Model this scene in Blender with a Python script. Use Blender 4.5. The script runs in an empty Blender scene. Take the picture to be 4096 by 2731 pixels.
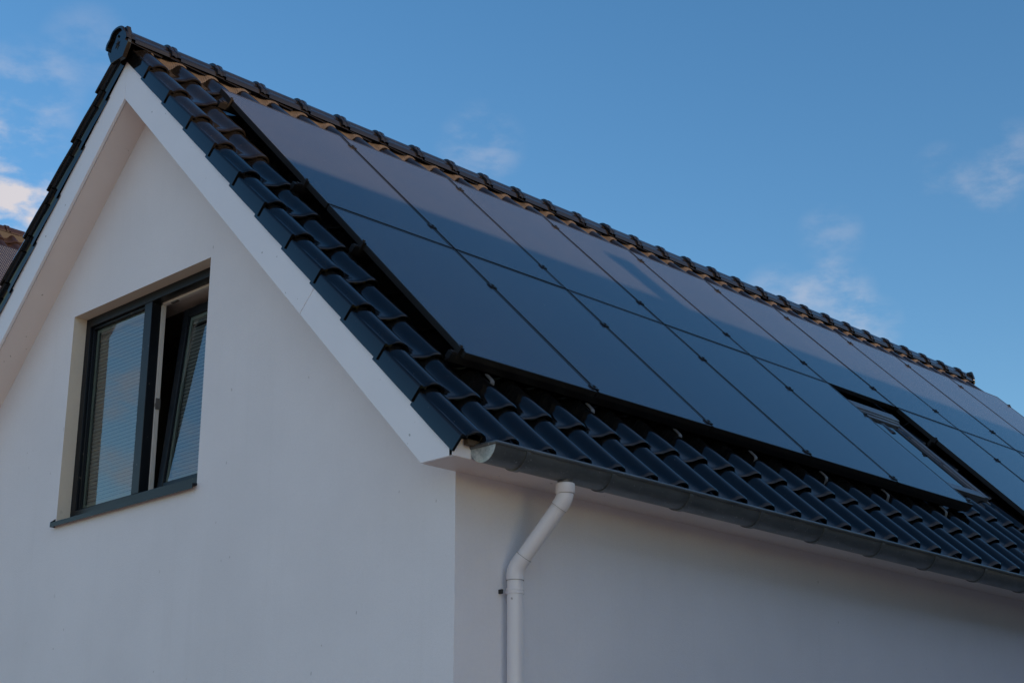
import bpy, math, random
from mathutils import Vector, Matrix
random.seed(7)
S2 = math.sqrt(0.5)
sc = bpy.context.scene
COL = sc.collection

# ------------------------------------------------------------------ main measures (metres)
YR = 2.969            # ridge line y
YB = 2 * YR           # back wall
XL = 10.30            # house length
OV = 0.231            # gable overhang (front of verge board)
ZS = 3.503            # eave soffit level
ZA = 6.4755           # underside of verge board at the apex
SO = ZA + 0.018       # gable soffit at the apex
EY, EZ = -0.298, 3.635    # crest line of tiles at the eave
TW, G = 0.2585, 0.382     # tile cover width, course gauge
UC = 0.112            # crest centre of first field column
PX, PY, PZ, PW, HP = 0.1838, 2.4755, 6.5225, 1.02, 1.669   # solar array, top left corner, pitches

# ------------------------------------------------------------------ materials
def mat(name, base=(.5, .5, .5), rough=.5, metal=0., spec=.5):
    m = bpy.data.materials.new(name); m.use_nodes = True
    b = m.node_tree.nodes['Principled BSDF']
    b.inputs['Base Color'].default_value = (*base, 1)
    b.inputs['Roughness'].default_value = rough
    b.inputs['Metallic'].default_value = metal
    b.inputs['Specular IOR Level'].default_value = spec
    return m, m.node_tree, b

def N(nt, typ, **kw):
    n = nt.nodes.new(typ)
    for k, v in kw.items():
        if k in n.inputs: n.inputs[k].default_value = v
        else: setattr(n, k, v)
    return n

def coord(nt, scale=None):
    tc = N(nt, 'ShaderNodeTexCoord')
    if scale is None: return tc.outputs['Object']
    mp = N(nt, 'ShaderNodeMapping'); mp.inputs['Scale'].default_value = scale
    nt.links.new(tc.outputs['Object'], mp.inputs['Vector']); return mp.outputs['Vector']

def noise(nt, vec, scale, detail=4, rough=.55):
    n = N(nt, 'ShaderNodeTexNoise'); n.inputs['Scale'].default_value = scale
    n.inputs['Detail'].default_value = detail; n.inputs['Roughness'].default_value = rough
    nt.links.new(vec, n.inputs['Vector']); return n.outputs['Fac']

def ramp(nt, fac, p0, p1, c0, c1):
    r = N(nt, 'ShaderNodeValToRGB'); e = r.color_ramp.elements
    e[0].position, e[1].position = p0, p1
    e[0].color = (*c0, 1); e[1].color = (*c1, 1)
    nt.links.new(fac, r.inputs['Fac']); return r.outputs['Color']

def mixc(nt, fac, a, b, typ='MIX'):
    m = N(nt, 'ShaderNodeMix'); m.data_type = 'RGBA'; m.blend_type = typ
    for s, i in ((fac, 0), (a, 6), (b, 7)):
        if hasattr(s, 'links') or hasattr(s, 'is_linked'): nt.links.new(s, m.inputs[i])
        else: m.inputs[i].default_value = s if i == 0 else (*s, 1)
    return m.outputs[2]

def bump(nt, b, h, strength, dist):
    n = N(nt, 'ShaderNodeBump'); n.inputs['Strength'].default_value = strength
    n.inputs['Distance'].default_value = dist
    nt.links.new(h, n.inputs['Height']); nt.links.new(n.outputs['Normal'], b.inputs['Normal'])

def rr(nt, b, fac, lo, hi):
    r = N(nt, 'ShaderNodeMapRange'); r.inputs['To Min'].default_value = lo; r.inputs['To Max'].default_value = hi
    nt.links.new(fac, r.inputs['Value']); nt.links.new(r.outputs['Result'], b.inputs['Roughness'])

def stucco(name, base):
    m, nt, b = mat(name, base, .85, 0, .2)
    v = coord(nt)
    c = ramp(nt, noise(nt, v, 1.3, 5), .3, .72, tuple(x * .95 for x in base), tuple(min(1, x * 1.03) for x in base))
    c = mixc(nt, ramp(nt, noise(nt, v, 60, 3), .35, .65, (0, 0, 0), (.10, .10, .10)), c, tuple(x * .8 for x in base))
    # small insect specks and hairline dirt
    vs = coord(nt, (1, 1, .55))
    sp = ramp(nt, noise(nt, vs, 26, 1, .3), .785, .81, (0, 0, 0), (.5, .5, .5))
    gate = ramp(nt, noise(nt, v, 1.7, 2), .45, .62, (0, 0, 0), (1, 1, 1))
    sg = mixc(nt, 1., sp, gate, 'MULTIPLY')
    c = mixc(nt, sg, c, (.09, .075, .06))
    # faint rain streaks
    vt = coord(nt, (9, 9, .35))
    st = ramp(nt, noise(nt, vt, 1.6, 4), .55, .85, (0, 0, 0), (.05, .05, .05))
    c = mixc(nt, st, c, (.30, .27, .23))
    nt.links.new(c, b.inputs['Base Color'])
    bump(nt, b, noise(nt, v, 120, 4, .65), .38, .006)
    return m

M = {}
M['stucco'] = stucco('white_stucco', (.80, .785, .825))
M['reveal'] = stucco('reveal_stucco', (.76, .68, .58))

def glazed(name, base, r0, r1, dustcol):
    m, nt, b = mat(name, base, .3, 0, .45)
    v = coord(nt)
    d = noise(nt, v, 7, 5)
    c = ramp(nt, d, .35, .75, base, dustcol)
    sp = ramp(nt, noise(nt, v, 70, 2, .4), .74, .78, (0, 0, 0), (.5, .5, .5))
    c = mixc(nt, sp, c, (.07, .065, .06))
    nt.links.new(c, b.inputs['Base Color'])
    rr(nt, b, noise(nt, v, 13, 3), r0, r1)
    b.inputs['Specular Tint'].default_value = (.80, .90, 1, 1)
    return m
M['tile'] = glazed('black_glazed_tile', (.0045, .0045, .005), .05, .12, (.009, .008, .007))
M['tile_brown'] = glazed('brown_glazed_tile', (.014, .009, .0095), .28, .4, (.019, .013, .012)); M['tile_brown'].node_tree.nodes['Principled BSDF'].inputs['Specular IOR Level'].default_value = .2

def paint(name, base, rough=.35, dirt=.1):
    m, nt, b = mat(name, base, rough, 0, .45)
    v = coord(nt)
    c = ramp(nt, noise(nt, v, 2.1, 5), .35, .8, base, tuple(x * (1 - dirt) for x in base))
    sp = ramp(nt, noise(nt, v, 30, 1, .3), .77, .80, (0, 0, 0), (.6, .6, .6))
    c = mixc(nt, sp, c, (.16, .14, .12))
    nt.links.new(c, b.inputs['Base Color'])
    rr(nt, b, noise(nt, v, 5, 3), rough * .85, rough * 1.25)
    return m
M['white'] = paint('white_board_paint', (.81, .80, .85), .35, .06)
M['soffit'] = paint('soffit_board_paint', (.80, .72, .70), .5, .1)
M['pvc'] = paint('white_pvc', (.79, .76, .79), .28, .08)
M['seal'] = mat('grey_seam', (.25, .24, .24), .7)[0]
M['anthracite'] = paint('anthracite_frame', (.008, .010, .014), .36, .2); M['anthracite'].node_tree.nodes['Principled BSDF'].inputs['Specular IOR Level'].default_value = .25
M['inner_white'] = mat('inner_white_frame', (.72, .68, .64), .45)[0]
M['spacer'] = mat('glazing_spacer', (.60, .65, .60), .35)[0]
M['black'] = mat('black_anodised', (.008, .008, .009), .38)[0]
M['sheen'] = mat('black_anodised_edge', (.045, .042, .04), .3, .6)[0]
M['steel'] = paint('dull_steel', (.15, .14, .135), .4, .3)
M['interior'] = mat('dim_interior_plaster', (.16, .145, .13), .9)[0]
M['under'] = mat('roof_underlay', (.02, .02, .02), .9)[0]
M['lath'] = mat('brown_lath', (.09, .065, .045), .8)[0]
M['plug'] = mat('black_rubber', (.02, .02, .02), .6)[0]

def zinc():
    m, nt, b = mat('weathered_zinc', (.3, .31, .32), .45, .75)
    v = coord(nt, (1, 3, 3))
    c = ramp(nt, noise(nt, v, 5, 6, .6), .3, .75, (.12, .132, .14), (.22, .235, .24))
    sp = ramp(nt, noise(nt, coord(nt), 55, 2, .5), .68, .75, (0, 0, 0), (.5, .5, .5))
    c = mixc(nt, sp, c, (.52, .53, .52))
    nt.links.new(c, b.inputs['Base Color'])
    rr(nt, b, noise(nt, v, 8, 4), .34, .55)
    return m
M['zinc'] = zinc()
m, nt, b = mat('bright_zinc_end', (.5, .55, .56), .5, .5)
nt.links.new(ramp(nt, noise(nt, coord(nt), 40, 4, .6), .35, .7, (.34, .40, .42), (.62, .66, .66)), b.inputs['Base Color'])
M['zinc_cap'] = m

m, nt, b = mat('pleated_vent_strip', (.2, .13, .08), .55, .2)
nt.links.new(ramp(nt, noise(nt, coord(nt), 20, 3), .3, .7, (.048, .042, .038), (.085, .073, .064)), b.inputs['Base Color'])
M['vent'] = m

def pv():
    m, nt, b = mat('solar_glass', (.02, .022, .03), .13, 0, .55); b.inputs['Specular Tint'].default_value = (.62, .82, 1, 1)
    tc = N(nt, 'ShaderNodeTexCoord'); sx = N(nt, 'ShaderNodeSeparateXYZ')
    nt.links.new(tc.outputs['Object'], sx.inputs[0])
    def line(out, freq, lo):
        a = N(nt, 'ShaderNodeMath'); a.operation = 'MULTIPLY'; a.inputs[1].default_value = freq
        nt.links.new(out, a.inputs[0])
        f = N(nt, 'ShaderNodeMath'); f.operation = 'FRACT'; nt.links.new(a.outputs[0], f.inputs[0])
        g = N(nt, 'ShaderNodeMath'); g.operation = 'GREATER_THAN'; g.inputs[1].default_value = lo
        nt.links.new(f.outputs[0], g.inputs[0]); return g.outputs[0]
    l1 = line(sx.outputs['X'], 48, .72)
    v = tc.outputs['Object']
    nn = noise(nt, v, 30, 3)
    mm = N(nt, 'ShaderNodeMath'); mm.operation = 'MULTIPLY'
    nt.links.new(l1, mm.inputs[0]); nt.links.new(nn, mm.inputs[1])
    info = N(nt, 'ShaderNodeObjectInfo')
    cell = ramp(nt, info.outputs['Random'], 0, 1, (.015, .0205, .034), (.018, .024, .039))
    c = mixc(nt, l1, cell, (.062, .068, .085))
    mp = N(nt, 'ShaderNodeMapping'); mp.inputs['Scale'].default_value = (1, .35, 1)
    nt.links.new(v, mp.inputs[0])
    d = ramp(nt, noise(nt, mp.outputs[0], 45, 1, .3), .83, .85, (0, 0, 0), (.5, .5, .5))
    c = mixc(nt, d, c, (.3, .3, .3))
    c = mixc(nt, ramp(nt, noise(nt, v, 1.6, 4), .4, .8, (0, 0, 0), (.2, .2, .2)), c, (.075, .07, .068))
    nt.links.new(c, b.inputs['Base Color'])
    rr(nt, b, noise(nt, v, 3, 3), .10, .17)
    return m
M['pv'] = pv()

def glass(name, ior, tint=(1, 1, 1), rough=0.0):
    m = bpy.data.materials.new(name); m.use_nodes = True; nt = m.node_tree; nt.nodes.clear()
    o = N(nt, 'ShaderNodeOutputMaterial'); mx = N(nt, 'ShaderNodeMixShader')
    t = N(nt, 'ShaderNodeBsdfTransparent'); t.inputs['Color'].default_value = (*tint, 1)
    g = N(nt, 'ShaderNodeBsdfGlossy'); g.inputs['Roughness'].default_value = rough
    f = N(nt, 'ShaderNodeFresnel'); f.inputs['IOR'].default_value = ior
    # float glass is never quite flat
    n = N(nt, 'ShaderNodeBump'); n.inputs['Strength'].default_value = .05; n.inputs['Distance'].default_value = .02
    nt.links.new(noise(nt, coord(nt), 1.4, 1), n.inputs['Height']); nt.links.new(n.outputs[0], g.inputs['Normal'])
    nt.links.new(f.outputs[0], mx.inputs[0]); nt.links.new(t.outputs[0], mx.inputs[1]); nt.links.new(g.outputs[0], mx.inputs[2])
    nt.links.new(mx.outputs[0], o.inputs['Surface']); return m
M['glass'] = glass('window_glass', 2.35, (.80, .84, .84))
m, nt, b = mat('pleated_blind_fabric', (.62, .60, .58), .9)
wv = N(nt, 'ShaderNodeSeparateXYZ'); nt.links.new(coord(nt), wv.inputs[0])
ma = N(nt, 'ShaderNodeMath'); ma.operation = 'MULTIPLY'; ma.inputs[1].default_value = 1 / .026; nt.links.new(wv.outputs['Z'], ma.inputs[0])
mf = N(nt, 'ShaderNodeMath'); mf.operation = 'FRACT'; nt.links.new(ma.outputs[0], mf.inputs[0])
nt.links.new(ramp(nt, mf.outputs[0], .70, .80, (.62, .60, .58), (.20, .19, .18)), b.inputs['Base Color'])   # shade of the folds painted as a dark line between pleats
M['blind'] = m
M['skyglass'] = mat('skylight_glass', (.012, .014, .016), .02, 0, .5)[0]; M['skyglass'].node_tree.nodes['Principled BSDF'].inputs['IOR'].default_value = 3.1
M['alu'] = paint('grey_cladding', (.20, .21, .23), .33, .25); M['alu'].node_tree.nodes['Principled BSDF'].inputs['Metallic'].default_value = .5
M['lead'] = paint('dark_ribbed_flashing', (.035, .036, .04), .45, .3)
m, nt, b = mat('ground_paving', (.2, .19, .18), .9)
nt.links.new(ramp(nt, noise(nt, coord(nt), .35, 6), .3, .7, (.21, .18, .15), (.32, .275, .225)), b.inputs['Base Color'])
M['ground'] = m
def brick():
    m, nt, b = mat('red_brick', (.25, .1, .07), .85)
    tc = N(nt, 'ShaderNodeTexCoord'); mp = N(nt, 'ShaderNodeMapping')
    mp.inputs['Rotation'].default_value = (math.pi / 2, 0, 0); nt.links.new(tc.outputs['Object'], mp.inputs[0])
    br = N(nt, 'ShaderNodeTexBrick'); br.inputs['Color1'].default_value = (.25, .11, .075, 1); br.inputs['Color2'].default_value = (.2, .085, .06, 1)
    br.inputs['Mortar'].default_value = (.33, .31, .28, 1); br.inputs['Scale'].default_value = 4.5
    nt.links.new(mp.outputs[0], br.inputs['Vector']); nt.links.new(br.outputs['Color'], b.inputs['Base Color']); return m
M['brick'] = brick()

# ------------------------------------------------------------------ mesh helper
class MB:
    def __init__(s): s.v = []; s.f = []; s.mi = []; s.cur = 0
    def add(s, vs, fs):
        o = len(s.v); s.v += [tuple(p) for p in vs]
        for f in fs: s.f.append([o + i for i in f]); s.mi.append(s.cur)
    def box(s, x0, x1, y0, y1, z0, z1, T=None):
        vs = [Vector((x, y, z)) for x in (x0, x1) for y in (y0, y1) for z in (z0, z1)]
        if T is not None: vs = [T @ p for p in vs]
        s.add(vs, [(0, 1, 3, 2), (4, 6, 7, 5), (0, 4, 5, 1), (2, 3, 7, 6), (0, 2, 6, 4), (1, 5, 7, 3)])
    def poly(s, pts): s.add(pts, [tuple(range(len(pts)))])
    def prism(s, pts, d):
        """polygon pts extruded along vector d"""
        n = len(pts); d = Vector(d); a = [Vector(p) for p in pts]
        s.add(a + [p + d for p in a], [tuple(range(n))[::-1], tuple(range(n, 2 * n))] + [(i, (i + 1) % n, n + (i + 1) % n, n + i) for i in range(n)])
    def grid(s, rows, flip=False):
        n = len(rows[0]); o = len(s.v)
        for r in rows: s.v += [tuple(p) for p in r]
        for i in range(len(rows) - 1):
            for j in range(n - 1):
                q = [o + i * n + j, o + i * n + j + 1, o + (i + 1) * n + j + 1, o + (i + 1) * n + j]
                s.f.append(q[::-1] if flip else q); s.mi.append(s.cur)
    def tube(s, path, r, seg=20, caps=True):
        P = [Vector(p) for p in path]; rs = r if isinstance(r, (list, tuple)) else [r] * len(P)
        t0 = (P[1] - P[0]).normalized(); ref = Vector((1, 0, 0)) if abs(t0.x) < .9 else Vector((0, 1, 0))
        u = t0.cross(ref).normalized(); rows = []; prev = t0
        for i, p in enumerate(P):
            a = (P[i] - P[i - 1]).normalized() if i else t0
            c = (P[i + 1] - P[i]).normalized() if i < len(P) - 1 else a
            t = (a + c).normalized(); q = prev.rotation_difference(t); u = (q @ u).normalized(); prev = t
            w = t.cross(u).normalized(); k = 1 / max(.5, t.dot(c))
            rows.append([p + (u * math.cos(g) + w * math.sin(g)) * rs[i] * 1 for g in [2 * math.pi * j / seg for j in range(seg)]])
        o = len(s.v)
        for r_ in rows: s.v += [tuple(p) for p in r_]
        for i in range(len(rows) - 1):
            for j in range(seg):
                s.f.append([o + i * seg + j, o + i * seg + (j + 1) % seg, o + (i + 1) * seg + (j + 1) % seg, o + (i + 1) * seg + j]); s.mi.append(s.cur)
        if caps:
            s.f.append([o + j for j in range(seg)][::-1]); s.mi.append(s.cur)
            s.f.append([o + (len(rows) - 1) * seg + j for j in range(seg)]); s.mi.append(s.cur)
    def mesh(s, name, mats, sharp=35):
        me = bpy.data.meshes.new(name); me.from_pydata(s.v, [], s.f); me.validate()
        for m_ in (mats if isinstance(mats, (list, tuple)) else [mats]): me.materials.append(m_)
        if isinstance(mats, (list, tuple)) and len(me.polygons) == len(s.mi):
            me.polygons.foreach_set('material_index', s.mi)
        me.polygons.foreach_set('use_smooth', [True] * len(me.polygons))
        me.set_sharp_from_angle(angle=math.radians(sharp)); me.update(); return me
    def build(s, name, mats, parent=None, sharp=35, bevel=0):
        return link(name, s.mesh(name, mats, sharp), parent, bevel)

def link(name, me, parent=None, bevel=0):
    o = bpy.data.objects.new(name, me); COL.objects.link(o)
    if parent is not None: o.parent = parent
    if bevel:
        b = o.modifiers.new('edge', 'BEVEL'); b.width = bevel; b.segments = 2; b.limit_method = 'ANGLE'; b.angle_limit = math.radians(40)
    return o
def empty(name, loc=(0, 0, 0), rot=(0, 0, 0)):
    o = bpy.data.objects.new(name, None); COL.objects.link(o); o.location = loc; o.rotation_euler = rot; o.empty_display_size = .2; return o
def tag(o, label, cat, group=None, kind=None):
    o['label'] = label; o['category'] = cat
    if group: o['group'] = group
    if kind: o['kind'] = kind
    return o

# ------------------------------------------------------------------ ground
g = MB(); g.poly([(-2500, -2500, 0), (2500, -2500, 0), (2500, 2500, 0), (-2500, 2500, 0)])
o = g.build('ground', M['ground']); o['kind'] = 'structure'; tag(o, 'grey brown paving around the white gable house', 'ground', kind='structure')

# ------------------------------------------------------------------ THE HOUSE
house = empty('house'); tag(house, 'white stucco gable house with black glazed roof tiles and zinc gutter', 'house')
WY0, WY1, WZ0, WZ1 = 2.198, 3.778, 3.796, 5.2125      # window opening
RD = 0.30                                              # wall thickness
zt = lambda y: SO + .05 - abs(y - YR)                  # wall top (runs a little behind the soffit)
w = MB()
w.poly([(0, YB, 0), (0, YB, zt(YB)), (0, WY1, zt(WY1)), (0, WY1, 0)])
w.poly([(0, WY0, 0), (0, WY0, zt(WY0)), (0, 0, zt(0)), (0, 0, 0)])
w.poly([(0, WY1, 0), (0, WY1, WZ0), (0, WY0, WZ0), (0, WY0, 0)])
w.poly([(0, WY1, WZ1), (0, WY1, zt(WY1)), (0, YR, zt(YR)), (0, WY0, zt(WY0)), (0, WY0, WZ1)])
w.poly([(RD, YB, 0), (RD, WY1, 0), (RD, WY1, zt(WY1)), (RD, YB, zt(YB))])
w.poly([(RD, WY0, 0), (RD, 0, 0), (RD, 0, zt(0)), (RD, WY0, zt(WY0))])
w.poly([(RD, WY1, 0), (RD, WY0, 0), (RD, WY0, WZ0), (RD, WY1, WZ0)])
w.poly([(RD, WY1, WZ1), (RD, WY0, WZ1), (RD, WY0, zt(WY0)), (RD, YR, zt(YR)), (RD, WY1, zt(WY1))])
w.cur = 1
xr = .098
w.poly([(0, WY1, WZ0), (0, WY1, WZ1), (xr, WY1, WZ1), (xr, WY1, WZ0)])
w.poly([(0, WY0, WZ0), (xr, WY0, WZ0), (xr, WY0, WZ1), (0, WY0, WZ1)])
w.poly([(0, WY1, WZ1), (0, WY0, WZ1), (xr, WY0, WZ1), (xr, WY1, WZ1)])
w.poly([(0, WY1, WZ0), (xr, WY1, WZ0), (xr, WY0, WZ0), (0, WY0, WZ0)])
w.build('gable_wall', [M['stucco'], M['reveal']], house)
w = MB()
w.poly([(XL, 0, 0), (XL, 0, zt(0)), (XL, YR, zt(YR)), (XL, YB, zt(YB)), (XL, YB, 0)])
w.build('gable_wall', M['stucco'], house)
w = MB(); w.poly([(0, 0, 0), (XL, 0, 0), (XL, 0, ZS + .08), (0, 0, ZS + .08)])
w.build('side_wall', M['stucco'], house)
w = MB(); w.poly([(0, YB, 0), (0, YB, ZS + .08), (XL, YB, ZS + .08), (XL, YB, 0)])
w.build('side_wall', M['stucco'], house)
# room behind the window
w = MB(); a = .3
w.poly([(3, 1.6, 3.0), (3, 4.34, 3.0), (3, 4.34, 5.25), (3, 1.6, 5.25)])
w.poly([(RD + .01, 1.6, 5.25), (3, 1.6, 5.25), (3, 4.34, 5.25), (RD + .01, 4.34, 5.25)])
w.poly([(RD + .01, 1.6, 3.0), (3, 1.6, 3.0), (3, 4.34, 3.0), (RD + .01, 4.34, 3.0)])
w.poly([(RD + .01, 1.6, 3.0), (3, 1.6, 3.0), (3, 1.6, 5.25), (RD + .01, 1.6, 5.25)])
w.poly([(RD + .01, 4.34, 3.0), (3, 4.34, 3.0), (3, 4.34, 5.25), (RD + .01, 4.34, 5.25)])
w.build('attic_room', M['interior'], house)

# ---- roof tiles
PROF = [(-.214, -.048), (-.190, -.055), (-.160, -.0595), (-.130, -.060), (-.105, -.058), (-.086, -.052), (-.071, -.042), (-.060, -.031), (-.049, -.0195),
        (-.036, -.0095), (-.021, -.003), (-.004, 0), (.013, -.0015), (.029, -.0075), (.043, -.0185), (.052, -.032), (.058, -.050)]
def front(u, s, h):
    h += .0068 * s
    return (u, EY + (s - h) * S2, EZ + (s + h) * S2)
def back(u, s, h):
    p = front(u, s, h); return (u, 2 * YR - p[1], p[2])
TILT = .030
ROWS = [(0, -.017), (0, -.006), (.006, -.001), (.030, 0), (.085, 0), (.16, 0), (.43, 0)]
def shape(du, h, s):
    # soft fold where the pan runs out over the tile below
    k = max(0., 1 - s / .15)
    if -.150 < du < -.045:
        h += .013 * k * math.sin((du + .150) / .105 * math.pi)
    return h
def tile_field(mb, cols, courses, pos, flip, uc0, skip=None, smax=4.615):
    for k in range(courses):
        for c in range(cols):
            if skip and skip(c, k): continue
            uc = uc0 + c * TW; j = random.uniform(-.0018, .0018); ju = random.uniform(-.0015, .0015); js = random.uniform(-.002, .002)
            rows = []
            for s, dh in ROWS:
                rows.append([pos(uc + du + ju, min(smax, k * G + s + js), shape(du, hh, s) + dh - TILT * s / .43 + j) for du, hh in PROF])
            mb.grid(rows, flip)
NC = 41
SKY_U0, SKY_U1, SKY_V0, SKY_V1 = 5.29, 5.935, 1.765, 2.93
def v2s(v): return (PY - v * S2 - EY) * S2 + (PZ - v * S2 - EZ) * S2     # slope distance from eave of a panel coordinate v
def skip(c, k):
    x = UC + c * TW - PX; s = k * G
    return SKY_U0 + .1 < x < SKY_U1 - .1 and v2s(SKY_V1) < s + .05 and s + G < v2s(SKY_V0)
roof = MB(); tile_field(roof, NC, 12, front, False, UC, skip); tile_field(roof, NC, 12, back, True, UC)
roof_o = roof.build('roof', M['tile'], house, 50)
d = MB()
for pos in (front, back):
    d.prism([pos(-.19, .12, -.115), pos(XL + .2, .12, -.115), pos(XL + .2, 4.5, -.115), pos(-.19, 4.5, -.115)], (0, 0, -.02))
d.build('roof_underlay', M['under'], roof_o)
d = MB(); d.box(-.17, XL + .2, -.262, -.236, 3.560, 3.585); d.build('eave_lath', M['lath'], roof_o)

# verge tiles: made in slope coordinates (x along the ridge, y up the slope, z off the slope)
VP = [(-.262, -.128), (-.262, -.046), (-.2605, -.036), (-.255, -.031), (-.248, -.0305), (-.241, -.035), (-.232, -.033), (-.218, -.021), (-.200, -.008), (-.180, -.001),
      (-.155, -.0005), (-.135, -.006), (-.118, -.016), (-.106, -.031), (-.099, -.050)]
VPB = [(-.246, -.128), (-.246, -.052), (-.252, -.046), (-.283, -.042), (-.288, -.034), (-.284, -.022), (-.270, -.011), (-.245, -.003), (-.2, 0), (-.155, -.001),
       (-.135, -.006), (-.118, -.016), (-.106, -.031), (-.099, -.050)]
def verge_mesh(name, prof, sgn):
    mb = MB(); rows = []
    for s, dh, dx in [(0, -.0, 0), (.004, 0, 0), (.03, 0, 0), (.2, 0, .002), (.30, 0, .006), (.42, 0, .010)]:
        rr_ = []
        for x, h in prof:
            e = -.003 if s == 0 and h > -.03 else 0
            sk = dx if x < -.235 else 0
            hh = h + e - TILT * s / .43 * (1 if h > -.08 else .7)
            rr_.append((x + sk, sgn * s, hh))
        rows.append(rr_)
    mb.grid(rows, sgn < 0)
    # thickness of the lower end
    inner = [(x + (.016 if i < len(prof) * .45 else (0 if i < len(prof) * .8 else -.012)), sgn * .0, h - (.014 if h > -.08 else 0)) for i, (x, h) in enumerate(prof)]
    inner2 = [(x, sgn * .30, h - .02) for x, y, h in inner]
    mb.grid([inner, rows[0]], sgn < 0); mb.grid([inner2, inner], sgn < 0)
    return mb.mesh(name, M['tile'], 50)
vm = verge_mesh('verge_tile', VP, 1); vmb = verge_mesh('verge_tile', VPB, -1)
for k in range(12):
    p = front(.018, k * G - (.035 if k == 0 else 0), 0)
    o = link('verge_tile', vm, roof_o); o.location = p; o.rotation_euler = (math.radians(45.39), 0, 0)
    p = back(0, k * G - (.035 if k == 0 else 0), 0)
    o = link('verge_tile', vmb, roof_o); o.location = p; o.rotation_euler = (math.radians(-45.39), 0, 0)

# ridge tiles
RP = [(.128, -.122), (.1275, -.104), (.119, -.083), (.103, -.068), (.090, -.059), (.081, -.045), (.070, -.026), (.054, -.0115), (.034, -.0035), (.012, 0)]
RP = RP + [(-y, z) for y, z in RP[::-1]]
ZR = 6.962
def ridge_mesh(L):
    mb = MB()
    def ring(x, off, tk=0):
        out = []
        for y, z in RP:
            k = 1 - off / .128
            out.append((x, y * k, z - off + (z + .122) * 0))
        return out
    mb.grid([ring(0, .017), ring(0, .003), ring(.004, 0), ring(.020, 0), ring(.024, .004), ring(.040, .004), ring(.044, 0), ring(.068, 0), ring(.073, .004), ring(.076, .013), ring(.09, .014), ring(L, .016)], True)
    mb.grid([ring(.3, .032), ring(0, .017)], True)
    return mb.mesh('ridge_tile', M['tile'], 40)
rm = ridge_mesh(.43); rl = ridge_mesh(.27)
for k in range(30):
    o = link('ridge_tile', rm if k < 29 else rl, roof_o)
    o.location = (-.332 if k == 0 else -.345 + .3685 * k, YR + random.uniform(-.002, .002), ZR + random.uniform(-.002, .002))
    o.rotation_euler = (random.uniform(-.01, .01), 0, random.uniform(-.004, .004))
# ridge end plates with a raised star
e = MB()
pl = [(-.10, -.02), (.10, -.02), (.122, -.09), (.122, -.150), (.072, -.238), (-.072, -.238), (-.122, -.150), (-.122, -.09)]
e.prism([(-.314, YR + y, ZR + z) for y, z in pl], (.03, 0, 0))
end_o = e.build('ridge_end_plate', M['tile'], roof_o, bevel=.004); e = MB()
e.prism([(XL + .28, YR + y, ZR + z) for y, z in pl], (.03, 0, 0))
end_o = e.build('ridge_end_plate', M['tile'], roof_o, bevel=.004)
e = MB(); star = []
for i in range(12):
    r_ = .040 if i % 2 == 0 else .016; a = math.radians(90 + i * 30)
    star.append((-.3145, YR + r_ * math.cos(a) * .85, ZR - .125 + r_ * math.sin(a)))
c = (-.325, YR, ZR - .125)
e.add([c] + star, [(0, 1 + i, 1 + (i + 1) % 12) for i in range(12)])
e.tube([(-.3145, YR, ZR - .062), (-.322, YR, ZR - .062)], .009, 10)
e.build('star_relief', M['tile'], roof_o)
# pleated ventilation strip under the ridge tiles
vs = MB()
def prof_h(du):
    for (a, ha), (b_, hb) in zip(PROF, PROF[1:]):
        if a <= du <= b_: return ha + (hb - ha) * (du - a) / (b_ - a)
    return PROF[0][1] if du < 0 else PROF[-1][1]
for pos, fl in ((front, False), (back, True)):
    rows = [[], [], [], []]; n = int((XL + .35) / .0065)
    for i in range(n):
        u = -.12 + i * .0065
        if u > XL + .18: break
        du = (u - UC + .214) % TW - .214
        h = max(prof_h(du), prof_h(du + TW) if du + TW <= .06 else -1)
        hs = h * .92; z = .0035 * (1 if i % 2 else -1)
        s0 = 4.455 + hs * .6
        rows[0].append(pos(u, s0, hs - .022 + z * .4)); rows[1].append(pos(u, s0 + .006, hs - .017 + z))
        rows[2].append(pos(u, 4.500, hs * .55 - .016 + z * min(1, -hs * 40))); rows[3].append(pos(u, 4.57, hs * .2 - .016))
    vs.grid(rows, fl)
vs.build('vent_strip', M['vent'], roof_o, 30)

# ---- verge boards, soffits, eave boards
HB = .279
def vboard(y0, y1, sgn, x0, x1, eave=False):
    mb = MB(); Y = lambda y: YR + sgn * (y)                # y: horizontal distance from the ridge line
    pts = [(y0, ZA - y0), (y0, ZA + HB - y0)]
    if eave: pts += [(YR + .222, ZA + HB - (YR + .222)), (YR + .222, ZS), (YR - (ZS - (ZA - YR)) - 0, ZS)]
    else: pts += [(y1, ZA + HB - y1 - .0), (y1 - .0, ZA - y1)]
    if not eave:                                           # square cut across the board
        pts[2] = (y1 + HB / 2, ZA + HB - (y1 + HB / 2)) if y1 < YR - .01 else pts[2]
    if y0 > .05: pts[1] = (y0 + HB / 2, ZA + HB - (y0 + HB / 2))
    p3 = [(x0, Y(y), z) for y, z in pts]
    mb.prism(p3 if sgn > 0 else p3[::-1], (x1 - x0, 0, 0)); return mb
seam = YR - .985
vboard(.0008, seam - .0012, -1, -OV, -OV + .02).build('verge_board', M['white'], house, bevel=.0015)
vboard(seam + .0012, 0, -1, -OV, -OV + .02, True).build('verge_board', M['white'], house, bevel=.0015)
vboard(.0008, 0, 1, -OV, -OV + .02, True).build('verge_board', M['white'], house, bevel=.0015)
s = MB(); s.prism([(-OV + .012, YR - seam - .03, ZA - seam - .03), (-OV + .012, YR - seam + .03, ZA - seam + .03 ), (-OV + .012, YR - seam + .03 - HB / 2, ZA + HB / 2 - seam + .03), (-OV + .012, YR - seam - .03 - HB / 2, ZA + HB / 2 - seam - .03)], (.004, 0, 0))
s.build('board_joint', M['seal'], house)
vboard(0, 0, -1, XL + OV - .02, XL + OV, True).build('verge_board', M['white'], house)
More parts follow.
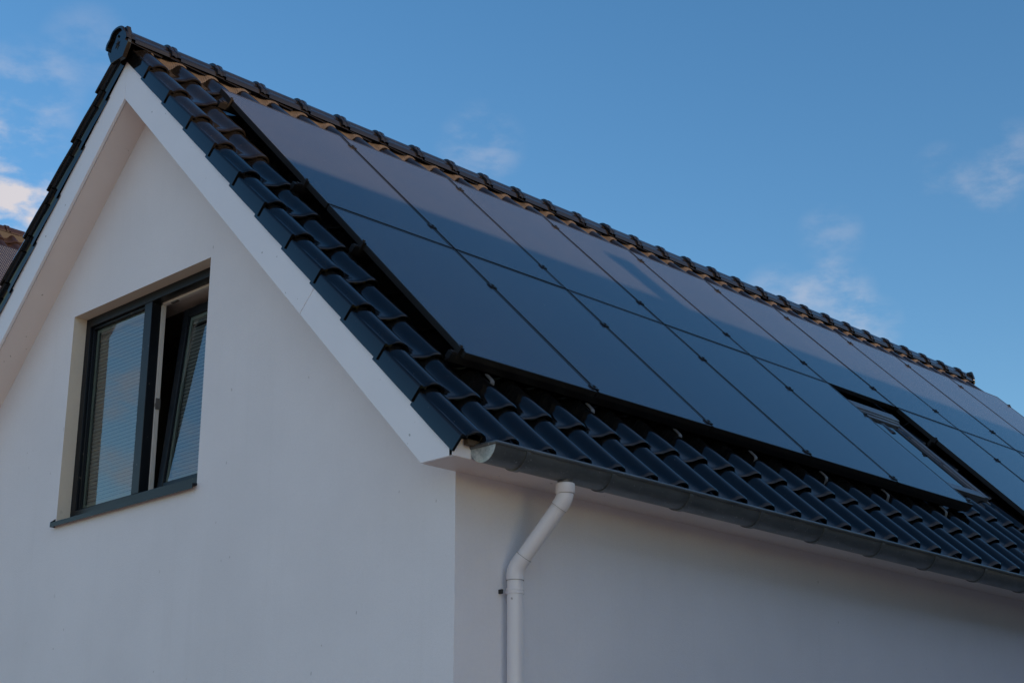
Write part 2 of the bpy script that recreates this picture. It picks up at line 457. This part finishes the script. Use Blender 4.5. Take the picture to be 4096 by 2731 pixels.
vboard(0, 0, 1, XL + OV - .02, XL + OV, True).build('verge_board', M['white'], house)
for sgn in (-1, 1):
    s = MB(); ye = YR + .2
    yf = YR - (ZS - (ZA - YR))                              # where the slope meets the eave soffit level
    for xa, xb in ((-OV + .029, .002), (XL - .002, XL + OV - .022)):
        A = [(xa, YR + sgn * .0, SO), (xb, YR, SO), (xb, YR + sgn * (SO - ZS), ZS), (xa, YR + sgn * (SO - ZS), ZS)]
        s = MB(); s.prism(A if sgn > 0 else A[::-1], (0, 0, .012)); s.build('gable_soffit', M['soffit'], house)
    s = MB()
    cuts = [-OV + .02, 2.82, 5.72, 8.62, XL + OV - .02]
    for a, b_ in zip(cuts, cuts[1:]):
        y0, y1 = (-.222, .002) if sgn < 0 else (YB - .002, YB + .20)
        s.box(a + .002, b_ - .002, y0, y1, ZS, ZS + .012)
    s.build('eave_soffit', M['soffit'], house)
    s = MB(); y0 = -.224 if sgn < 0 else YB + .2
    s.box(-OV, XL + OV, y0, y0 + .022, ZS + .002, ZS + .088); s.build('eave_board', M['white'], house)

# ---- zinc gutter
GY, GZ, GR = -.304, 3.560, .084
XG0, XG1 = -.111, XL + .30
gt = MB()
def arc(r, a0, a1, n): return [(GY + r * math.cos(math.radians(a0 + (a1 - a0) * i / n)), GZ + r * math.sin(math.radians(a0 + (a1 - a0) * i / n))) for i in range(n + 1)]
sec = arc(GR, 180, 360, 22)
zf = lambda x: -.0033 * max(0, min(4.2, x + .1))       # the gutter falls towards its far end
nx = 36
outer = [[(XG0 + (XG1 - XG0) * i / nx, y, z + zf(XG0 + (XG1 - XG0) * i / nx)) for y, z in sec] for i in range(nx + 1)]
gt.grid(outer, False)
inn = arc(GR - .003, 180, 360, 22)
gt.grid([[(XG0 + (XG1 - XG0) * i / nx, y, z + zf(XG0 + (XG1 - XG0) * i / nx)) for y, z in inn] for i in range(nx + 1)], True)
gut_o = gt.build('gutter', M['zinc'], house, 60)
gt = MB(); bz = GZ - .002
gt.tube([(XG0 - .002, -.170, bz + .002), (XG0 - .002, GY, bz), (XG0, GY - GR - .002, bz), (1, GY - GR - .004, bz + zf(1)), (4.1, GY - GR - .004, bz + zf(5)), (7, GY - GR - .004, bz + zf(7)), (XG1, GY - GR - .004, bz + zf(9))], .0105, 12)
gt.build('gutter_bead', M['zinc'], gut_o)
gt = MB(); c_ = [(XG0 - .003, y, z) for y, z in arc(GR + .001, 180, 360, 22)]
gt.prism(c_, (.003, 0, 0)); gt.build('gutter_end_cap', M['zinc_cap'], gut_o)
gt = MB(); gt.box(XG0, XG1, -.235, -.17, GZ + .004, GZ + .007); gt.build('eave_flashing', M['zinc'], gut_o)
bm_ = MB(); hw = .016
prof_b = arc(GR + .0065, 178, 352, 20)
bm_.grid([[(-hw, y, z) for y, z in prof_b], [(hw, y, z) for y, z in prof_b]])
pi_ = arc(GR + .0005, 178, 352, 20)
bm_.grid([[(-hw, y, z) for y, z in pi_], [(-hw, y, z) for y, z in prof_b]]); bm_.grid([[(hw, y, z) for y, z in prof_b], [(hw, y, z) for y, z in pi_]])
bme = bm_.mesh('gutter_bracket', M['zinc'], 40)
for i in range(18):
    o = link('gutter_bracket', bme, gut_o); o.location = (.108 + .611 * i + random.uniform(-.006, .006), 0, zf(.108 + .611 * i))

# ---- downpipe
A = Vector((.448, -.304, 3.478)); B0 = Vector((.448, -.304, 3.395)); C0 = Vector((.344, -.062, 3.062))
def bend(a, p, c, r, n=7):
    d0 = (a - p).normalized(); d1 = (c - p).normalized(); P0, P2 = p + d0 * r, p + d1 * r
    return [P0 * (1 - t) ** 2 + p * 2 * t * (1 - t) + P2 * t * t for t in [i / n for i in range(n + 1)]]
low = Vector((.344, -.062, 0.05)); R_ = .0395
dp = MB(); path = [A + Vector((0, 0, -.03))] + bend(A, B0, C0, .03) + bend(B0, C0, low, .03) + [low]
dp.tube(path, R_, 28)
dp_o = dp.build('downpipe', M['pvc'], house, 50)
dp = MB(); dp.tube([A + Vector((0, 0, .012)), A + Vector((0, 0, -.006)), A + Vector((0, 0, -.02))], [.046, .036, .036], 24); dp.build('pipe_outlet', M['zinc'], dp_o)
dp = MB(); dp.tube([A + Vector((0, 0, -.012)), A + Vector((0, 0, -.014)), A + Vector((0, 0, -.060)), A + Vector((0, 0, -.062))], [.044, .0475, .0475, .046], 28); dp.build('pipe_socket', M['pvc'], dp_o, 50)
dirv = (C0 - B0).normalized()
dp = MB(); dp.tube([A + Vector((0, 0, -.055))] + bend(A, B0, C0, .035) + [B0 + dirv * .055], .0425, 28); dp.build('pipe_elbow', M['pvc'], dp_o, 50)
dp = MB(); dp.tube([C0 - dirv * .075] + bend(B0, C0, low, .035) + [C0 + Vector((0, 0, -.052))], .0425, 28); dp.build('pipe_elbow', M['pvc'], dp_o, 50)
dp = MB()
for p_, d_ in ((A + Vector((0, 0, -.0635)), Vector((0, 0, 1))), (B0 + dirv * .0556, dirv), (C0 - dirv * .0756, dirv), (C0 + Vector((0, 0, -.0526)), Vector((0, 0, 1)))):
    dp = MB(); dp.tube([p_ - d_ * .0009, p_ + d_ * .0009], .0432, 28); dp.build('pipe_seal', M['seal'], dp_o)
dp = MB(); cz = 2.956
dp.tube([(.344, -.062, cz + .014), (.344, -.062, cz + .013), (.344, -.062, cz + .003), (.344, -.062, cz + .002), (.344, -.062, cz - .002), (.344, -.062, cz - .003), (.344, -.062, cz - .013), (.344, -.062, cz - .014)], [.0400, .0435, .0435, .0415, .0415, .0435, .0435, .0400], 28)
dp.box(.336, .352, -.025, .001, cz - .008, cz + .008)
dp.build('pipe_clip', M['pvc'], dp_o, 40)
dp = MB(); dp.box(.291, .303, -.024, .001, cz - .011, cz + .011); dp.build('clip_wall_plug', M['plug'], dp_o, bevel=.003)

# ---- gable window, right sash tilted inward
XF = .095
win = MB()
y0, y1, z0, z1 = WY0 - .002, WY1 + .002, WZ0 - .004, WZ1 + .002
FI = .166
yl, yr_, zb, ztp = WY1 - .057, WY0 + .055, 3.889, 5.150       # clear frame
win.box(XF, FI, yl, y1, z0, z1); win.box(XF, FI, y0, yr_, z0, z1)
win.box(XF - .001, FI - .001, yr_, yl, ztp, z1); win.box(XF - .001, FI - .001, yr_, yl, z0, zb)
MY0, MY1 = 2.975, 3.062
win.box(XF + .001, FI, MY0, MY1, zb, ztp)
win.box(XF + .02, FI - .02, yl - .014, yl, zb, ztp); win.box(XF + .02, FI - .02, MY1, MY1 + .012, zb, ztp); win.box(XF + .021, FI - .021, MY1 + .012, yl - .014, ztp - .018, ztp); win.box(XF + .021, FI - .021, MY1 + .012, yl - .014, zb, zb + .012)
win_o = win.build('window', M['anthracite'], house, bevel=.003)
iw = MB()
iw.box(FI, FI + .028, MY0 - .012, MY1, zb, ztp); iw.box(FI, FI + .028, yr_, yl, ztp - .014, z1); iw.box(FI, FI + .028, y0, yr_ + .012, zb, z1); iw.box(FI, FI + .028, yr_, MY0, z0, zb - .002)
iw.box(FI + .03, .40, yr_ - .02, yl + .02, ztp + .03, ztp + .05); iw.box(FI + .03, .40, yl + .02, yl + .03, z0, ztp + .05); iw.box(FI + .03, .40, yr_ - .03, yr_ - .02, z0, ztp + .05); iw.box(FI + .03, .42, yr_, yl, z0 - .02, z0)
iw.build('inner_frame', M['inner_white'], win_o)
lt = MB(); lt.box(FI - .002, FI + .03, MY0 - .021, MY0 - .012, 4.44, 4.51); lt.box(FI - .008, FI + .01, MY0 - .024, MY0 - .014, 4.455, 4.475); lt.build('strike_plate', M['steel'], win_o); lt = MB(); lt.box(FI + .002, FI + .022, MY0 - .17, MY0 - .10, ztp - .022, ztp - .014)
lt.build('strike_plate', M['steel'], win_o)
# fixed glazing (left)
XP = .138
def pane(xp, ya, yb, za, zb_, T=None, parent=win_o):
    mb = MB(); sp = MB(); t = .024
    mb.poly([(xp, ya, za), (xp, ya, zb_), (xp, yb, zb_), (xp, yb, za)]); p = mb.build('pane', M['glass'], parent)
    for b_ in ((ya, ya + t, za, zb_), (yb - t, yb, za, zb_), (ya + t, yb - t, za, za + t), (ya + t, yb - t, zb_ - t, zb_)):
        sp.box(xp + .004, xp + .016, *b_)
    q = sp.build('spacer', M['spacer'], parent); return p, q
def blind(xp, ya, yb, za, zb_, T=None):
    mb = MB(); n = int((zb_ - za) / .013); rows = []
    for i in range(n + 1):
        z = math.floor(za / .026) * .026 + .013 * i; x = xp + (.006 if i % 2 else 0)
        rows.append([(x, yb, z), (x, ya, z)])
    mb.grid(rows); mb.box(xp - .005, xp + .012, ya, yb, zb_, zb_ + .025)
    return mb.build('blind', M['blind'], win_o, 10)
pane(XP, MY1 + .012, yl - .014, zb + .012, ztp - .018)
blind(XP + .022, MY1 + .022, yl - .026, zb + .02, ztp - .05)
# tilted sash, built upright about its lower edge and then leaned into the room
sx, sz = .172, zb - .006
T = Matrix.Translation((sx, 0, sz)) @ Matrix.Rotation(math.radians(5.4), 4, 'Y')
sy0, sy1, sh = 2.240, 2.898, 1.238
sa = MB(); fw = .062
sa.box(0, .058, sy0, sy0 + fw, 0, sh); sa.box(0, .058, sy1 - fw, sy1, 0, sh); sa.box(.001, .057, sy0 + fw, sy1 - fw, 0, fw); sa.box(.001, .057, sy0 + fw, sy1 - fw, sh - fw, sh)
sash = sa.build('sash', M['anthracite'], win_o, bevel=.004); sash.matrix_basis = T
for p in pane(.016, sy0 + fw, sy1 - fw, fw, sh - fw): p.matrix_basis = T
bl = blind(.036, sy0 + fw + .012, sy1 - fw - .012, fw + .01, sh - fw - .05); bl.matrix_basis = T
si = MB(); si.prism([(-.034, WY0 - .004, 3.802), (XF + .01, WY0 - .004, 3.822), (XF + .01, WY0 - .004, 3.808), (-.030, WY0 - .004, 3.788), (-.030, WY0 - .004, 3.772), (-.034, WY0 - .004, 3.772)], (0, WY1 - WY0 + .012, 0))
si.prism([(-.033, WY1 + .0085, 3.774), (-.001, WY1 + .0085, 3.774), (-.001, WY1 + .0085, 3.830), (-.033, WY1 + .0085, 3.806)], (0, .010, 0))
si.build('sill', M['anthracite'], win_o)

# ---- roof window
ROT = Matrix.Translation((PX, PY, PZ)) @ Matrix.Rotation(math.radians(45), 4, 'X')
def slope(u, v, off): return ROT @ Vector((u, -v, off))
def sbox(mb, u0, u1, v0, v1, o0, o1): mb.box(u0, u1, -v1, -v0, o0, o1, ROT)
U0, U1, V0, V1 = SKY_U0, SKY_U1, SKY_V0, SKY_V1
sk = MB()
for a, b_ in ((U0, U0 + .055), (U1 - .055, U1)):
    sbox(sk, a, b_, V0 + .10, V1 - .002, -.19, -.062)
sbox(sk, U0 + .055, U1 - .055, V1 - .085, V1, -.19, -.066); sbox(sk, U0 + .055, U1 - .055, V0 + .10, V0 + .17, -.19, -.064)
for a, b_ in ((U0 + .055, U0 + .075), (U1 - .075, U1 - .055)): sbox(sk, a, b_, V0 + .17, V1 - .085, -.19, -.074)
for a, b_ in ((U0 - .018, U0), (U1, U1 + .018)): sbox(sk, a, b_, V0 + .03, V1 + .03, -.19, -.092)
sk_o = sk.build('skylight', M['alu'], house, bevel=.004)
sk = MB(); sbox(sk, U0 + .070, U1 - .070, V0 + .165, V1 - .08, -.088, -.082); sk.build('pane', M['skyglass'], sk_o)
sk = MB(); sbox(sk, U0 - .006, U1 + .006, V0, V0 + .105, -.15, -.040); sbox(sk, U0 + .01, U1 - .01, V0 + .105, V0 + .13, -.15, -.052); sk.build('hood', M['alu'], sk_o, bevel=.008)
fl = MB(); rows = [[], []]; i = 0; u = U0 - .16
while u < U1 + .14:
    du = (u + PX - UC + .214) % TW - .214; h = max(prof_h(du), -.05)
    z = .004 if i % 2 else 0
    rows[0].append(slope(u, V1 + .02, -.105 + h * .4 + z)); rows[1].append(slope(u, V1 + .20, -.100 + h * .85 + z)); u += .011; i += 1
fl.grid(rows, True); fl.build('apron_flashing', M['lead'], sk_o)

# ------------------------------------------------------------------ SOLAR ARRAY
pw, ph = PW - .020, HP - .019
pf = MB(); fr = .011; th = .035
for b_ in ((0, fr, -ph, 0), (pw - fr, pw, -ph, 0)): pf.box(*b_, -th, 0)
for b_ in ((fr, pw - fr, -ph, -ph + fr), (fr, pw - fr, -fr, 0)): pf.box(*b_, -th, -.0003)
pf.poly([(fr, -ph + fr, -th + .004), (fr, -fr, -th + .004), (pw - fr, -fr, -th + .004), (pw - fr, -ph + fr, -th + .004)])
fme = pf.mesh('frame', M['sheen'], 30)
pg = MB(); pg.box(fr, pw - fr, -ph + fr, -fr, -.006, -.0018); gme = pg.mesh('glass_face', M['pv'], 30)
ordn = ['first', 'second', 'third', 'fourth', 'fifth', 'sixth', 'seventh', 'eighth', 'ninth', 'last']
cut = 'edge of the shadow crossing it'
for r in (0, 1):
    for i in range(10):
        if r == 1 and i == 5: continue
        p = slope(i * PW, r * HP, 0)
        o = empty('solar_panel', p, (math.radians(45) + random.uniform(-.0008, .0008), random.uniform(-.0008, .0008), 0))
        if r == 0:
            lab = {0: 'black solar panel at top corner nearest the gable, upper half sunlit', 5: 'upper row black solar panel with its lower corner above the skylight gap, sixth from gable', 4: 'upper row black solar panel that carries the slanted chimney shadow end, fifth from gable',
                   9: 'black solar panel at the far end of the upper row against the sky'}.get(i, f'black solar panel under the ridge, {ordn[i]} of the upper row counted from the gable')
            if i == 4: lab = 'black solar panel under the ridge, fifth of the upper row counted from the gable'
            if i == 3: lab = 'black solar panel under the ridge with the slanted chimney shadow across it'
        elif i < 5:
            lab = {0: 'shaded black solar panel at the lower corner nearest the gable, above the eave tiles', 4: 'shaded black solar panel of the lower row directly left of the skylight'}.get(i, f'shaded black solar panel above the gutter, {ordn[i]} of the lower row counted from the gable')
        else:
            lab = {6: 'shaded black solar panel of the lower row directly right of the skylight'}.get(i, f'shaded black solar panel in the lower row, {["", "", "second", "third", "fourth"][i - 5]} one to the right of the skylight')
        tag(o, lab, 'solar panel', 'black solar panels on the near roof slope')
        link('frame', fme, o); link('glass_face', gme, o)

mt = empty('panel_mounting', slope(0, 2 * HP, -.1)); tag(mt, 'black rails, clamps and grey roof hooks holding the solar panels', 'mounting frame')
off0 = mt.location.copy(); TR = Matrix.Translation(-off0) @ ROT
CV = [.178, 1.355, 2.130, 3.270]
for r, v in enumerate(CV):
    for a, b_ in (((-.075, 10.26),) if r < 2 else ((-.055, 5.13), (6.08, 10.26))):
        mb = MB(); mb.box(a, b_, -v - .018, -v + .018, -.076, -.0375, TR); mb.box(a, b_, -v - .006, -v + .006, -.090, -.076, TR)
        mb.build('rail', M['black'], mt)
cm = MB(); cm.box(-.026, .026, -.022, .022, .0005, .006); cm.box(-.009, .009, -.024, .024, -.03, .0045); cm.tube([(0, 0, .006), (0, 0, .0125)], .0085, 8)
cme = cm.mesh('clamp', M['black'], 30)
def ec(sg):
    cm = MB(); cm.box(-.016 * sg if sg > 0 else -.004, .004 if sg > 0 else .016, -.020, .020, -.06, .005); cm.box(-.008, .008, -.02, .02, .0005, .0055)
    cm.box(-.050 if sg > 0 else .016, -.016 if sg > 0 else .05, -.013, .013, -.072, -.030); cm.tube([(-.002 * sg, 0, .005), (-.002 * sg, 0, .013)], .0085, 8)
    return cm.mesh('end_clamp', M['sheen'], 30)
ecl, ecr = ec(1), ec(-1)
def put(name, me, u, v, off=0):
    o = link(name, me, mt); o.location = Vector(slope(u, v, off)) - off0; o.rotation_euler = (math.radians(45), 0, 0); return o
for r, v in enumerate(CV):
    for i in range(11):
        u = i * PW - .010
        if i == 0: put('end_clamp', ecl, -.001, v)
        elif i == 10: put('end_clamp', ecr, 10 * PW - .019, v)
        elif r >= 2 and i == 5: put('end_clamp', ecr, 5 * PW - .019, v)
        elif r >= 2 and i == 6: put('end_clamp', ecl, 6 * PW - .001, v)
        else: put('clamp', cme, u, v)
hk = MB(); hp_ = [(3.27, -.086), (3.315, -.086), (3.332, -.089), (3.342, -.100), (3.352, -.125), (3.366, -.146), (3.40, -.153)]
hp_ = [(v - 3.3, z) for v, z in hp_]
top = [[(x, -v, z + .003) for x in (-.014, .014)] for v, z in hp_]; bot = [[(x, -v, z - .003) for x in (-.014, .014)] for v, z in hp_]
hk.grid(top, True); hk.grid(bot); hk.grid([[a[0] for a in top], [a[0] for a in bot]]); hk.grid([[a[1] for a in top], [a[1] for a in bot]], True)
hme = hk.mesh('roof_hook', M['steel'], 40)
for u in (.21, .985, 1.745, 2.475, 3.235, 3.965, 4.72, 6.25, 6.98, 7.75, 8.5, 9.25): put('roof_hook', hme, u, 3.345)

# ------------------------------------------------------------------ neighbour house at the left edge of the picture
NY, NZ = 15.8, 10.90
nb = empty('neighbour_house', (5.5, NY, 0)); tag(nb, 'distant house with dark brown tiled roof behind the white gable', 'house')
off = Vector((5.5, NY, 0))
def npos(u, s, h): return (u - off.x, (NY - 4.6 + (s - h) * S2) - off.y, NZ - 4.6 + (s + h) * S2)
n_ = MB(); tile_field(n_, 46, 17, npos, False, -.5, None, 6.48)
nr = n_.build('roof', M['tile_brown'], nb, 50)
n_ = MB(); n_.prism([(-6.5, 0, NZ - .15), (-6.5, 4.8, NZ - 4.95), (-6.5, 4.8, NZ - 5.1), (-6.5, 0, NZ - .35), (-6.5, -4.55, NZ - 4.9), (-6.5, -4.55, NZ - 4.75)], (12.2, 0, 0)); n_.build('roof_underlay', M['under'], nr)
n_ = MB(); n_.box(-6.4, 5.7, -.10, .10, NZ - .30, NZ - .09); n_.build('ridge_batten', M['under'], nr)
rm2 = rm.copy(); rm2.materials.clear(); rm2.materials.append(M['tile_brown'])
for k in range(32):
    o = link('ridge_tile', rm2, nr); o.location = (-.20 - off.x + .371 * (k - .1), 0, NZ + .035)
n_ = MB(); n_.prism([(-6.3, -4.2, 0), (-6.3, 4.2, 0), (-6.3, 4.2, NZ - 4.5), (-6.3, 0, NZ - .35), (-6.3, -4.2, NZ - 4.5)], (11.8, 0, 0)); n_.build('wall', M['brick'], nb)
m, nt, b = mat('dotted_solar_glass', (.03, .03, .035), .2)
vo = N(nt, 'ShaderNodeTexVoronoi'); vo.inputs['Scale'].default_value = 26; vo.inputs['Randomness'].default_value = 0
nt.links.new(coord(nt), vo.inputs['Vector'])
nt.links.new(ramp(nt, vo.outputs['Distance'], .10, .2, (.26, .25, .24), (.016, .015, .017)), b.inputs['Base Color']); M['pv2'] = m
pg = MB(); pg.box(fr, pw - fr, -ph + fr, -fr, -.006, -.0018); g2 = pg.mesh('glass_face', M['pv2'], 30)
for i, u in enumerate((4.41, 5.43)):
    s_top = 6.52 - .93
    p = Vector(npos(u, s_top, .09)) + off
    o = empty('solar_panel', p, (math.radians(45), 0, 0))
    tag(o, ['dotted dark solar panel on the brown neighbour roof, cut by the picture edge', 'dotted dark solar panel on the brown neighbour roof, partly behind the white gable'][i], 'solar panel', 'dotted solar panels on the brown neighbour roof')
    link('frame', fme, o); link('glass_face', g2, o)

# ------------------------------------------------------------------ house across the street whose roof and chimney shade the lower slope
SUN = Vector((.18, -1, .216)).normalized()
OY = -9.0
base = Vector(slope(0, 1.045, 0)); OZ = base.z + (base.y - OY) * .216
op = empty('opposite_house', (12.2, OY, 0)); tag(op, 'brick house across the street whose ridge and chimney cast the roof shadow', 'house')
n_ = MB(); n_.prism([(-12, -3, 0), (-12, 3, 0), (-12, 3, OZ - 3.08), (-12, 0, OZ - .08), (-12, -3, OZ - 3.08)], (25, 0, 0)); n_.build('wall', M['brick'], op)
n_ = MB()
for sg in (-1, 1): n_.prism([(-12.2, 0, OZ), (-12.2, sg * 3.4, OZ - 3.4), (-12.2, sg * 3.4, OZ - 3.52), (-12.2, 0, OZ - .13)], (25.4, 0, 0))
ro = n_.build('roof', M['tile_brown'], op)
cx = 3.72 + PX + .18 * (base.y - OY) - 12.2
n_ = MB(); n_.box(cx - .13, cx + .13, -.14, .14, OZ - .4, OZ + .50); n_.box(cx - .15, cx + .15, -.16, .16, OZ + .50, OZ + .58); n_.build('chimney', M['brick'], ro)
wf = MB(); wf.box(-.55, .55, -.03, .04, -.7, .7); wfm = wf.mesh('window', M['inner_white'], 30)
wp = MB(); wp.box(-.48, .48, .04, .045, -.63, .63); wpm = wp.mesh('pane', M['skyglass'], 30)
for zz in (1.5, 3.8):
    for xx in (-10, -6.5, -3, .5, 4, 7.5, 11):
        o = link('window', wfm, op); o.location = (xx, 3, zz); q = link('pane', wpm, o)

# ------------------------------------------------------------------ sky and sun
EXPO = 1.0
w = bpy.data.worlds.new("World"); sc.world = w; w.use_nodes = True
nt = w.node_tree; bg = nt.nodes['Background']
sky = N(nt, 'ShaderNodeTexSky'); sky.sky_type = 'NISHITA'; sky.sun_disc = False
sky.sun_elevation = math.asin(SUN.z); sky.sun_rotation = math.atan2(SUN.x, SUN.y)
sky.altitude = 0; sky.air_density = 1.0; sky.dust_density = .3; sky.ozone_density = 1.2
hs = N(nt, 'ShaderNodeHueSaturation'); hs.inputs['Saturation'].default_value = 1.27
wb = mixc(nt, 1., sky.outputs[0], (.92, .97, 1.05), 'MULTIPLY')   # camera white balance
nt.links.new(wb, hs.inputs['Color'])
# thin broken cloud, plus added fill cloud out of view, placed by direction
tc = N(nt, 'ShaderNodeTexCoord'); D = tc.outputs['Generated']
mp = N(nt, 'ShaderNodeMapping'); mp.inputs['Scale'].default_value = (1, 1, 2.1); nt.links.new(D, mp.inputs[0])
nz = noise(nt, mp.outputs[0], 24.0, 8, .58)
acc = None
CLOUDS = CLOUD_LIST = [  # azimuth from +x towards +y, elevation, radius (deg), weight
    (64.2, 20.9, 2.3, .70), (64, 23.2, 1.7, .22), (63.7, 25.6, 1.6, .17), (61.5, 27.7, 1.2, .08), (46, 25.2, 1.2, .14), (32.7, 19.3, 1.2, .21), (31.4, 18.3, .9, .14), (34.8, 19.4, 1.0, .15), (32.6, 21.6, .9, .10), (26.8, 22.6, .9, .12), (25.6, 23.6, 1.0, .12), (28.3, 23.4, .8, .09),
    (118, 13, 8, .35), (150, 30, 16, .12), (196, 42, 24, .9), (285, 45, 22, .8), (-40, 40, 18, .3), (300, 20, 15, .4), (10, 55, 14, .12)]  # out of view; the two heaviest are added as fill for gable and side wall
for az, el, rad, wt in CLOUDS:
    a, e_ = math.radians(az), math.radians(el)
    dv = (math.cos(a) * math.cos(e_), math.sin(a) * math.cos(e_), math.sin(e_))
    dt = N(nt, 'ShaderNodeVectorMath'); dt.operation = 'DOT_PRODUCT'; nt.links.new(D, dt.inputs[0]); dt.inputs[1].default_value = dv
    mr = N(nt, 'ShaderNodeMapRange'); mr.interpolation_type = 'SMOOTHSTEP'
    mr.inputs['From Min'].default_value = math.cos(math.radians(rad * 1.5)); mr.inputs['From Max'].default_value = math.cos(math.radians(rad * .25))
    mr.inputs['To Max'].default_value = wt; nt.links.new(dt.outputs['Value'], mr.inputs['Value'])
    if acc is None: acc = mr.outputs[0]
    else:
        ad = N(nt, 'ShaderNodeMath'); ad.operation = 'ADD'; nt.links.new(acc, ad.inputs[0]); nt.links.new(mr.outputs[0], ad.inputs[1]); acc = ad.outputs[0]
nr_ = N(nt, 'ShaderNodeMapRange'); nr_.interpolation_type = 'SMOOTHSTEP'; nr_.inputs['From Min'].default_value = .38; nr_.inputs['From Max'].default_value = .70
nt.links.new(nz, nr_.inputs['Value'])
ml = N(nt, 'ShaderNodeMath'); ml.operation = 'MULTIPLY'; ml.use_clamp = True; nt.links.new(acc, ml.inputs[0]); nt.links.new(nr_.outputs[0], ml.inputs[1])
m2 = N(nt, 'ShaderNodeMath'); m2.operation = 'MULTIPLY'; m2.use_clamp = True; m2.inputs[1].default_value = 1.7; nt.links.new(ml.outputs[0], m2.inputs[0])
cl = mixc(nt, m2.outputs[0], hs.outputs[0], (3.5, 3.35, 3.55))
nt.links.new(cl, bg.inputs['Color']); bg.inputs['Strength'].default_value = .098
L = bpy.data.lights.new('sun', 'SUN'); L.energy = 4.5; L.angle = math.radians(.53); L.color = (1.0, .64, .38)
lo = bpy.data.objects.new('sun', L); COL.objects.link(lo); lo.rotation_euler = SUN.to_track_quat('Z', 'Y').to_euler()

# ------------------------------------------------------------------ camera
cam = bpy.data.cameras.new('camera'); co = bpy.data.objects.new('camera', cam); COL.objects.link(co); sc.camera = co
cam.sensor_width = 36; cam.lens = 36 * 6354.05 / 4096; cam.clip_end = 6000; cam.clip_start = .05
yaw, pit, rol = map(math.radians, (44.7824, 18.2212, -.03))
fwd = Vector((math.cos(yaw) * math.cos(pit), math.sin(yaw) * math.cos(pit), math.sin(pit)))
rt = Vector((math.sin(yaw), -math.cos(yaw), 0)); up = rt.cross(fwd)
r2 = rt * math.cos(rol) + up * math.sin(rol); u2 = -rt * math.sin(rol) + up * math.cos(rol)
co.matrix_world = Matrix(((r2.x, u2.x, -fwd.x, -5.1165), (r2.y, u2.y, -fwd.y, -5.4614), (r2.z, u2.z, -fwd.z, 1.7), (0, 0, 0, 1)))

sc.view_settings.view_transform = 'Standard'; sc.view_settings.look = 'None'
sc.view_settings.exposure = EXPO; sc.view_settings.gamma = 1; sc.view_settings.use_curve_mapping = False
sc.cycles.max_bounces = 8; sc.cycles.transparent_max_bounces = 16
sc.cycles.use_denoising = True
